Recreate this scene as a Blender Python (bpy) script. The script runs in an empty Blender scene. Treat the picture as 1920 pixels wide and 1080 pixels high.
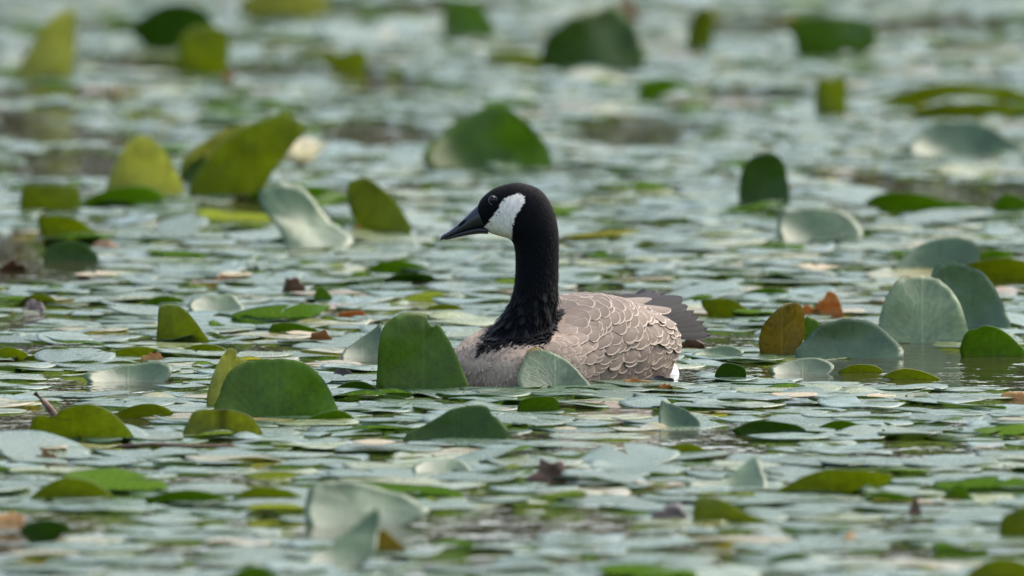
import bpy, bmesh, math, random
from mathutils import Vector, Matrix, noise
from mathutils.bvhtree import BVHTree
R = math.radians
random.seed(7)
S = bpy.context.scene
COL = S.collection

# ---------------------------------------------------------------- camera
LENS = 600.0; FPX = 1920 * LENS / 36.0
CAM_H = 1.72; PITCH = R(3.23)
cd = bpy.data.cameras.new('camera'); cd.lens = LENS; cd.sensor_width = 36; cd.clip_end = 2000; cd.clip_start = 0.5
cam = bpy.data.objects.new('camera', cd); COL.objects.link(cam)
cam.location = (0, 0, CAM_H); cam.rotation_euler = (R(90) - PITCH, 0, 0)
S.camera = cam
cd.dof.use_dof = True; cd.dof.aperture_fstop = 7.0; cd.dof.focus_distance = 27.75

# ---------------------------------------------------------------- sky, sun, exposure
SUN_EL, SUN_AZ = 52, 52         # azimuth measured from +Y (away from camera) towards +X
w = bpy.data.worlds.new('World'); S.world = w; w.use_nodes = True
nt = w.node_tree; bg = nt.nodes['Background']
sky = nt.nodes.new('ShaderNodeTexSky'); sky.sky_type = 'NISHITA'; sky.sun_disc = False
sky.sun_elevation = R(SUN_EL); sky.sun_rotation = R(SUN_AZ); sky.air_density = 1.2; sky.dust_density = 4.0; sky.ozone_density = 1.0
nt.links.new(sky.outputs[0], bg.inputs[0]); bg.inputs[1].default_value = 0.15
sl = bpy.data.lights.new('sun', 'SUN'); sl.energy = 1.5; sl.angle = R(60); sl.color = (1, .96, .9)
sun = bpy.data.objects.new('sun', sl); COL.objects.link(sun)
sd = Vector((math.sin(R(SUN_AZ)) * math.cos(R(SUN_EL)), math.cos(R(SUN_AZ)) * math.cos(R(SUN_EL)), math.sin(R(SUN_EL))))
sun.rotation_euler = sd.to_track_quat('Z', 'Y').to_euler(); sun.location = (0, 30, 40)
S.view_settings.view_transform = 'Standard'; S.view_settings.look = 'None'
S.view_settings.exposure = 1.48; S.view_settings.gamma = 1
S.cycles.max_bounces = 6; S.cycles.use_denoising = True
S.cycles.caustics_reflective = False; S.cycles.caustics_refractive = False

# ---------------------------------------------------------------- where a picture row meets the water
def ground(px, py):
    a = PITCH + math.atan((py - 540) / FPX)
    y = CAM_H / math.tan(a)
    dist = math.hypot(y, CAM_H)
    return Vector(((px - 960) / FPX * dist, y, 0)), dist / FPX       # point, metres per pixel there
def project(p):
    dy, dz = p[1], p[2] - CAM_H
    c, s = math.cos(PITCH), math.sin(PITCH)
    zc = dy * c - dz * s; yc = dy * s + dz * c
    return 960 + p[0] / zc * FPX, 540 - yc / zc * FPX, zc

# ---------------------------------------------------------------- materials
class N:
    def __init__(self, name):
        self.m = bpy.data.materials.new(name); self.m.use_nodes = True
        self.t = self.m.node_tree; self.t.nodes.clear()
        self.out = self('OutputMaterial')
    def __call__(self, kind, ins=None, **kw):
        n = self.t.nodes.new('ShaderNode' + kind)
        for k, v in kw.items(): setattr(n, k, v)
        for k, v in (ins or {}).items(): self.set(n.inputs[k], v)
        return n
    def set(self, sock, v):
        if isinstance(v, bpy.types.NodeSocket): self.t.links.new(v, sock)
        else: sock.default_value = v
    def math(self, op, a, b=0.0, c=0.0, clamp=False):
        n = self.t.nodes.new('ShaderNodeMath'); n.operation = op; n.use_clamp = clamp
        for i, v in enumerate((a, b, c)): self.set(n.inputs[i], v)
        return n.outputs[0]
    def mix(self, f, a, b, mode='MIX'):
        n = self.t.nodes.new('ShaderNodeMix'); n.data_type = 'RGBA'; n.blend_type = mode
        self.set(n.inputs[0], f); self.set(n.inputs[6], a); self.set(n.inputs[7], b)
        return n.outputs[2]
    def ramp(self, f, stops):
        n = self.t.nodes.new('ShaderNodeValToRGB'); self.set(n.inputs[0], f)
        e = n.color_ramp.elements
        while len(e) < len(stops): e.new(.5)
        for q, (p, c) in zip(e, stops): q.position = p; q.color = c if len(c) == 4 else (*c, 1)
        return n.outputs[0]
    def noise(self, vec, scale, detail=3, rough=.5):
        n = self('TexNoise', {'Scale': scale, 'Detail': detail, 'Roughness': rough})
        if vec is not None: self.set(n.inputs['Vector'], vec)
        return n.outputs[0]
    def end(self, sh): self.t.links.new(sh, self.out.inputs[0]); return self.m
def c4(c): return (*c, 1)

def leaf_mat(name, base, back, trans=.45, rough=.34, vein=.35, spots=.0, rim=None, vary=.25, spec=.5, band=None):
    """one leaf: diffuse+gloss on the skin, coloured light coming through it, a net of veins from the stalk"""
    n = N(name)
    uv = n('UVMap').outputs[0]; ob = n('TexCoord').outputs['Object']
    sx = n('SeparateXYZ', {0: uv})
    ang = n.math('ARCTAN2', n.math('ADD', sx.outputs[0], n.math('MULTIPLY', n.math('SUBTRACT', n.noise(ob, 20, 3), .5), .12)), sx.outputs[1])
    r = n('VectorMath', {0: uv}, operation='LENGTH').outputs['Value']
    cv = n('CombineXYZ', {0: n.math('MULTIPLY', ang, 5.5), 1: n.math('MULTIPLY', r, 3.0), 2: n.math('MULTIPLY', n('ObjectInfo').outputs['Random'], 40)})
    vor = n('TexVoronoi', {'Vector': cv.outputs[0], 'Scale': 1.0}, feature='DISTANCE_TO_EDGE').outputs[0]
    veins = n.math('SUBTRACT', 1, n.math('MULTIPLY', vor, 9, clamp=True), clamp=True)
    mid = n.math('SUBTRACT', 1, n.math('MULTIPLY', n.math('ABSOLUTE', sx.outputs[0]), 28, clamp=True), clamp=True)
    vm = n.math('MULTIPLY', n.math('MAXIMUM', n.math('MULTIPLY', veins, .55), mid), vein)
    big = n.noise(ob, 14, 4, .6); fine = n.noise(ob, 120, 3, .6)
    rnd = n('ObjectInfo').outputs['Random']
    val = n.math('ADD', n.math('MULTIPLY', n.math('SUBTRACT', big, .5), 1.1), n.math('ADD', n.math('MULTIPLY', n.math('SUBTRACT', rnd, .5), vary), 1.0))
    val = n.math('ADD', val, n.math('MULTIPLY', n.math('SUBTRACT', fine, .5), .6))
    gc = n('CombineColor', {0: val, 1: val, 2: val}).outputs[0]
    def tint(c, vc):
        k = n.mix(vm, c4(c), c4(vc))
        k = n.mix(1.0, k, gc, 'MULTIPLY')
        if rim: k = n.mix(n.math('MULTIPLY', n.math('SUBTRACT', n.math('ADD', r, n.math('MULTIPLY', big, .25)), 1.07), 7, clamp=True), k, c4(rim))
        if band: k = n.mix(n.math('MULTIPLY', n.math('SUBTRACT', .22, n.math('ABSOLUTE', n.math('ADD', sx.outputs[0], n.math('MULTIPLY', n.math('SUBTRACT', big, .5), .3)))), 2.6, clamp=True), k, c4(band))
        if spots:
            sp = n.math('MULTIPLY', n.math('SUBTRACT', n.noise(ob, 34, 5, .7), 1 - spots), 9, clamp=True)
            k = n.mix(sp, k, (.05, .028, .012, 1))
        return k
    lite = [min(1, x * 1.7 + .03) for x in base]; liteb = [min(1, x * 1.35 + .03) for x in back]
    bump = n('Bump', {'Strength': .35, 'Distance': .002, 'Height': n.math('ADD', n.math('MULTIPLY', vm, 1.0), n.math('MULTIPLY', big, 2.0))}).outputs[0]
    rg = n.math('ADD', rough, n.math('MULTIPLY', n.math('SUBTRACT', n.noise(ob, 30, 4), .5), .35), clamp=True)
    p = n('BsdfPrincipled', {'Base Color': tint(base, lite), 'Roughness': rg, 'Specular IOR Level': spec, 'Normal': bump})
    t = n('BsdfTranslucent', {'Color': tint(back, liteb), 'Normal': bump})
    m = n('MixShader', {0: trans, 1: p.outputs[0], 2: t.outputs[0]})
    return n.end(m.outputs[0])

M = {}
M['g'] = leaf_mat('leaf_green', (.068, .118, .008), (.19, .31, .010), .48, .40, .30, spots=.27, spec=.35)
M['d'] = leaf_mat('leaf_dark_green', (.038, .076, .007), (.095, .18, .008), .42, .40, .25, spots=.26, spec=.35)
M['o'] = leaf_mat('leaf_olive', (.095, .115, .010), (.26, .315, .014), .52, .42, .30, spots=.30)
M['y'] = leaf_mat('leaf_yellow_green', (.23, .245, .075), (.44, .46, .14), .50, .45, .35, spots=.25)
M['p'] = leaf_mat('leaf_pale', (.20, .25, .145), (.28, .35, .17), .45, .40, .55, spots=.24, rim=(.32, .18, .04))
M['s'] = leaf_mat('leaf_waxy', (.085, .130, .062), (.13, .21, .05), .30, .33, .22, spots=.24)
M['b'] = leaf_mat('leaf_bronze', (.15, .12, .018), (.30, .24, .03), .50, .42, .8, spots=.40)
M['k'] = leaf_mat('leaf_olive_banded', (.12, .14, .03), (.34, .38, .06), .50, .42, .3, spots=.30, band=(.05, .055, .006))
M['v'] = leaf_mat('leaf_green_yellow_end', (.06, .11, .008), (.14, .23, .010), .45, .36, .25, spots=.26, rim=(.34, .26, .03))

def pad_mat(name, per_object):
    n = N(name)
    ob = n('TexCoord').outputs['Object']; uv = n('UVMap').outputs[0]
    if per_object:
        rnd = n('ObjectInfo').outputs['Random']
    else:
        at = n('Attribute', attribute_name='tone'); rnd = at.outputs['Fac']
    col = n.ramp(rnd, [(0, (.040, .085, .035)), (.3, (.062, .118, .055)), (.6, (.085, .142, .080)), (.85, (.11, .150, .072)), (.94, (.20, .23, .07)), (.985, (.26, .21, .09)), (1, (.26, .16, .07))])
    sx = n('SeparateXYZ', {0: uv})
    ang = n.math('ARCTAN2', sx.outputs[0], sx.outputs[1])
    ray = n.math('POWER', n.math('ABSOLUTE', n.math('SINE', n.math('MULTIPLY', ang, 8))), 10)
    big = n.noise(ob, 22, 4, .6); fine = n.noise(ob, 160, 3, .65)
    val = n.math('ADD', .55, n.math('ADD', n.math('MULTIPLY', big, .65), n.math('MULTIPLY', fine, .3)))
    gc = n('CombineColor', {0: val, 1: val, 2: val}).outputs[0]
    col = n.mix(1.0, col, gc, 'MULTIPLY')
    col = n.mix(n.math('MULTIPLY', ray, .18), col, (.20, .26, .12, 1))
    sp = n.math('MULTIPLY', n.math('SUBTRACT', n.noise(ob, 17, 5, .7), .66), 10, clamp=True)
    col = n.mix(sp, col, (.10, .055, .02, 1))
    ed = n.math('MULTIPLY', n.math('SUBTRACT', n.noise(ob, 9, 4, .6), .62), 8, clamp=True)
    col = n.mix(n.math('MULTIPLY', ed, .7), col, (.34, .24, .12, 1))
    wet = n.noise(ob, 26, 3, .5)
    rg = n('MapRange', {0: wet, 1: .35, 2: .68, 3: .09, 4: .40}).outputs[0]
    bump = n('Bump', {'Strength': .4, 'Distance': .003, 'Height': n.math('ADD', n.math('MULTIPLY', big, 2.0), n.math('ADD', n.math('MULTIPLY', fine, .25), n.math('MULTIPLY', ray, -.2)))}).outputs[0]
    p = n('BsdfPrincipled', {'Base Color': col, 'Roughness': rg, 'Specular IOR Level': .8, 'Normal': bump})
    t = n('BsdfTranslucent', {'Color': n.mix(1.0, col, (1.15, 1.3, .3, 1), 'MULTIPLY')})
    m = n('MixShader', {0: .35, 1: p.outputs[0], 2: t.outputs[0]})
    return n.end(m.outputs[0])
M['pad'] = pad_mat('pad_leaf', True); M['padmass'] = pad_mat('pad_leaf_mass', False)

def simple(name, c, rough=.6, spec=.4, nz=30, amp=.6, c2=None, trans=None, bump=.3, bd=.002):
    n = N(name); ob = n('TexCoord').outputs['Object']
    f = n.noise(ob, nz, 5, .65)
    f = n('MapRange', {0: f, 1: .5 - amp * .35, 2: .5 + amp * .35}).outputs[0]
    col = n.mix(f, c4(c), c4(c2 or [x * .45 for x in c]))
    p = n('BsdfPrincipled', {'Base Color': col, 'Roughness': rough, 'Specular IOR Level': spec,
          'Normal': n('Bump', {'Strength': bump, 'Distance': bd, 'Height': f}).outputs[0]})
    if trans:
        t = n('BsdfTranslucent', {'Color': c4(trans)}); m = n('MixShader', {0: .4, 1: p.outputs[0], 2: t.outputs[0]})
        return n.end(m.outputs[0])
    return n.end(p.outputs[0])
M['rot'] = simple('rotten_leaf', (.045, .025, .014), .45, .5, 60, c2=(.012, .009, .008))
M['orange'] = simple('withered_orange', (.55, .33, .10), .5, .4, 45, c2=(.16, .07, .02), trans=(.5, .22, .04))
M['tan'] = simple('withered_tan', (.30, .19, .09), .55, .4, 45, c2=(.12, .06, .025), trans=(.35, .2, .07))
M['brown'] = simple('withered_brown', (.13, .06, .025), .5, .4, 50, c2=(.03, .016, .010))
M['twig'] = simple('twig_bark', (.17, .11, .07), .7, .3, 80, c2=(.08, .04, .025))
M['petal'] = simple('lily_petal', (.78, .74, .55), .5, .3, 20, c2=(.70, .56, .50), trans=(.7, .66, .42))
M['leafwood'] = simple('far_foliage', (.040, .048, .024), .8, .2, .5, c2=(.018, .022, .012))
M['bank'] = simple('bank_soil', (.10, .085, .05), .9, .2, 1.0, c2=(.05, .06, .025))

def water_mat():
    n = N('pond_water'); ob = n('TexCoord').outputs['Object']
    mp = n('Mapping', {'Vector': ob, 'Scale': (1.0, .55, 1)}).outputs[0]
    h = n.math('ADD', n.noise(mp, 16, 3, .5), n.math('MULTIPLY', n.noise(mp, 3.0, 2, .5), 1.6))
    bump = n('Bump', {'Strength': .26, 'Distance': .02, 'Height': h}).outputs[0]
    col = n.mix(n.noise(ob, 2.5, 3), (.022, .019, .010, 1), (.035, .032, .014, 1))
    p = n('BsdfPrincipled', {'Base Color': col, 'Roughness': .035, 'IOR': 1.333, 'Normal': bump})
    return n.end(p.outputs[0])
M['water'] = water_mat()

# ---------------------------------------------------------------- helpers
def mesh_obj(name, verts, faces, mat, parent=None, uvs=None, smooth=True, link=True):
    me = bpy.data.meshes.new(name); me.from_pydata(verts, [], faces)
    for m in (mat if isinstance(mat, (list, tuple)) else [mat]): me.materials.append(m)
    if uvs:
        l = me.uv_layers.new(name='UVMap'); idx = [0] * len(me.loops); me.loops.foreach_get('vertex_index', idx)
        l.data.foreach_set('uv', [x for i in idx for x in uvs[i]])
    if smooth: me.polygons.foreach_set('use_smooth', [True] * len(me.polygons))
    me.update()
    o = bpy.data.objects.new(name, me)
    if link: COL.objects.link(o)
    if parent: o.parent = parent
    return o
def tag(o, label=None, cat=None, group=None, kind=None):
    for k, v in (('label', label), ('category', cat), ('group', group), ('kind', kind)):
        if v: o[k] = v
    return o
def catmull(pts, per=5, closed=True):
    out = []; n = len(pts)
    for i in range(n if closed else n - 1):
        p = [pts[(i + k) % n] if closed else pts[min(max(i + k, 0), n - 1)] for k in (-1, 0, 1, 2)]
        for j in range(per):
            t = j / per
            out.append(tuple(.5 * (2 * p[1][a] + (p[2][a] - p[0][a]) * t + (2 * p[0][a] - 5 * p[1][a] + 4 * p[2][a] - p[3][a]) * t * t
                       + (3 * p[1][a] - p[0][a] - 3 * p[2][a] + p[3][a]) * t ** 3) for a in range(len(p[1]))))
    if not closed: out.append(tuple(pts[-1]))
    return out

# ================================================================ the setting
def grid_plane(name, x0, x1, y0, y1, z, mat):
    return mesh_obj(name, [(x0, y0, z), (x1, y0, z), (x1, y1, z), (x0, y1, z)], [(0, 1, 2, 3)], mat)
water = grid_plane('pond_water', -260, 260, -40, 172, 0, M['water']); tag(water, 'dark still pond water between the lily pads', 'water', kind='structure')
# far shore: a low bank with a wood behind it, seen mirrored in the open water
bv, bf = [], []
for i in range(61):
    x = -300 + i * 10; dy = 6 * noise.noise((x * .02, 0, 3))
    for yy, zz in ((150, -.6), (156, .5), (170, 1.6), (420, 5)): bv.append((x, yy + dy, zz + .5 * noise.noise((x * .07, yy, 0))))
for i in range(60):
    for k in range(3): a = i * 4 + k; bf.append((a, a + 4, a + 5, a + 1))
tag(mesh_obj('pond_bank', bv, bf, M['bank']), 'low earthen bank on the far side of the pond', 'bank', kind='structure')
rw = random.Random(3); fv, ff = [], []
for i in range(300):
    x = rw.uniform(-120, 120); y = rw.uniform(160, 195); h = rw.uniform(11, 20); cr = rw.uniform(2.5, 4.5)
    tr = .25; b = len(fv)
    for k in range(5): a = k * math.tau / 5; fv.append((x + tr * math.cos(a), y + tr * math.sin(a), .2))
    fv.append((x, y, h * .8))
    for k in range(5): ff.append((b + k, b + (k + 1) % 5, b + 5))
    for k in range(110):
        d = Vector((rw.gauss(0, 1), rw.gauss(0, 1), rw.gauss(0, 1))).normalized() * (rw.random() ** .4)
        c = Vector((x + d.x * cr, y + d.y * cr, h * .58 + d.z * h * .44)); s = rw.uniform(.5, 1.1)
        u = Vector((rw.gauss(0, 1), rw.gauss(0, 1), rw.gauss(0, 1))).normalized(); v = u.orthogonal().normalized()
        b = len(fv); fv += [tuple(c + u * s), tuple(c + v * s * .7), tuple(c - u * s), tuple(c - v * s * .7)]; ff.append((b, b + 1, b + 2, b + 3))
tag(mesh_obj('far_wood', fv, ff, M['leafwood'], smooth=False), 'dark wood along the far shore, mirrored in the water', 'wood', kind='stuff')

# ================================================================ standing and tilted leaves
def leaf(name, pts, mat, label, cat='lily leaf', lean=None, base=None, cup=.42, rough=.065, group=None, sink=.02, thick=.0018, seed=0, vein=None, per=4, crumple=0, lean2=None, curl=0):
    lam = R(lean)
    by = base if base is not None else max(p[1] for p in pts)
    xs = [p[0] for p in pts]; cx = (min(xs) + max(xs)) / 2
    g, m = ground(cx, by)
    lam2 = R(lean2 if lean2 is not None else lean); hwid = (max(xs) - min(xs)) / 2 * m
    def tilt(u):                    # the lean can change from one side of the leaf to the other
        t = min(1, max(0, (u / hwid + .7) / 1.4)); t = t * t * (3 - 2 * t); a = lam + (lam2 - lam) * t
        return math.cos(a), math.sin(a)
    def fore(u): c_, s_ = tilt(u); return c_ + s_ * .061
    cl, sn = tilt(0)
    ol = catmull([((x - cx) * m, (by - y) * m / fore((x - cx) * m)) for x, y in pts], per)
    ol = [(u * (1 + .012 * noise.noise((i_ * .9, seed * 1.7, 2))) + .0006 * noise.noise((i_ * 2.3, seed, 7)), v * (1 + .02 * noise.noise((i_ * .9, seed * 1.7, 9)))) for i_, (u, v) in enumerate(ol)]
    H = max(v for u, v in ol); W = max(abs(u) for u, v in ol)
    ol = [(u, v - sink * max(0, 1 - v / (.16 * H + 1e-6)) if v < .16 * H else v) for u, v in ol]
    n = len(ol); c = (sum(p[0] for p in ol) / n, sum(p[1] for p in ol) / n)
    vo = vein or (0.0, 0.02); Rr = max(math.hypot(W, H) * .8, .01)
    P, UV = [], []
    rs = (1, .86, .66, .42, .2)
    sc = max(W, H)
    def add(u, v, t):
        d = cup * ((u / W) ** 2 - .35) * W * .5 + cup * .35 * ((v / H) ** 2) * H
        d += rough * sc * noise.noise((u * 14 + seed * 7.3, v * 14, seed * 3.1)) * 1.4
        d += rough * .5 * sc * noise.noise((u * 45 + seed * 1.3, v * 45, seed * 2.1)) * t
        if crumple: d += crumple * sc * noise.noise((u * 60 + seed, v * 60, seed * 5.1))
        d += curl * max(0, v / H) ** 4 * H
        cl, sn = tilt(u)
        P.append((g.x + u, g.y + v * sn - d * cl, v * cl + d * sn)); UV.append(((u - vo[0] * W) / Rr, (v - vo[1] * H) / Rr))
    for t in rs:
        for u, v in ol: add(c[0] + (u - c[0]) * t, c[1] + (v - c[1]) * t, t)
    add(c[0], c[1], 0)
    F = []
    for k in range(len(rs) - 1):
        for i in range(n):
            j = (i + 1) % n; F.append((k * n + i, (k + 1) * n + i, (k + 1) * n + j, k * n + j))
    b = (len(rs) - 1) * n; last = len(P) - 1
    for i in range(n): F.append((b + i, last, b + (i + 1) % n))
    # second skin behind, joined by a rim
    Nn = len(P); off = Vector((0, cl, -sn)) * thick
    P2 = [tuple(Vector(p) + off) for p in P]
    F2 = [tuple(Nn + i for i in reversed(f)) for f in F]
    rimf = [(i, (i + 1) % n, Nn + (i + 1) % n, Nn + i) for i in range(n)]
    org = Vector((g.x, g.y, 0))
    V = [tuple(Vector(p) - org) for p in P + P2]
    o = mesh_obj(name, V, F + F2 + rimf, mat, uvs=UV + UV); o.location = org
    return tag(o, label, cat, group)

LEAN = dict(g=14, d=12, o=-16, y=-14, p=8, s=64, b=-8, k=-12, v=10)
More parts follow.
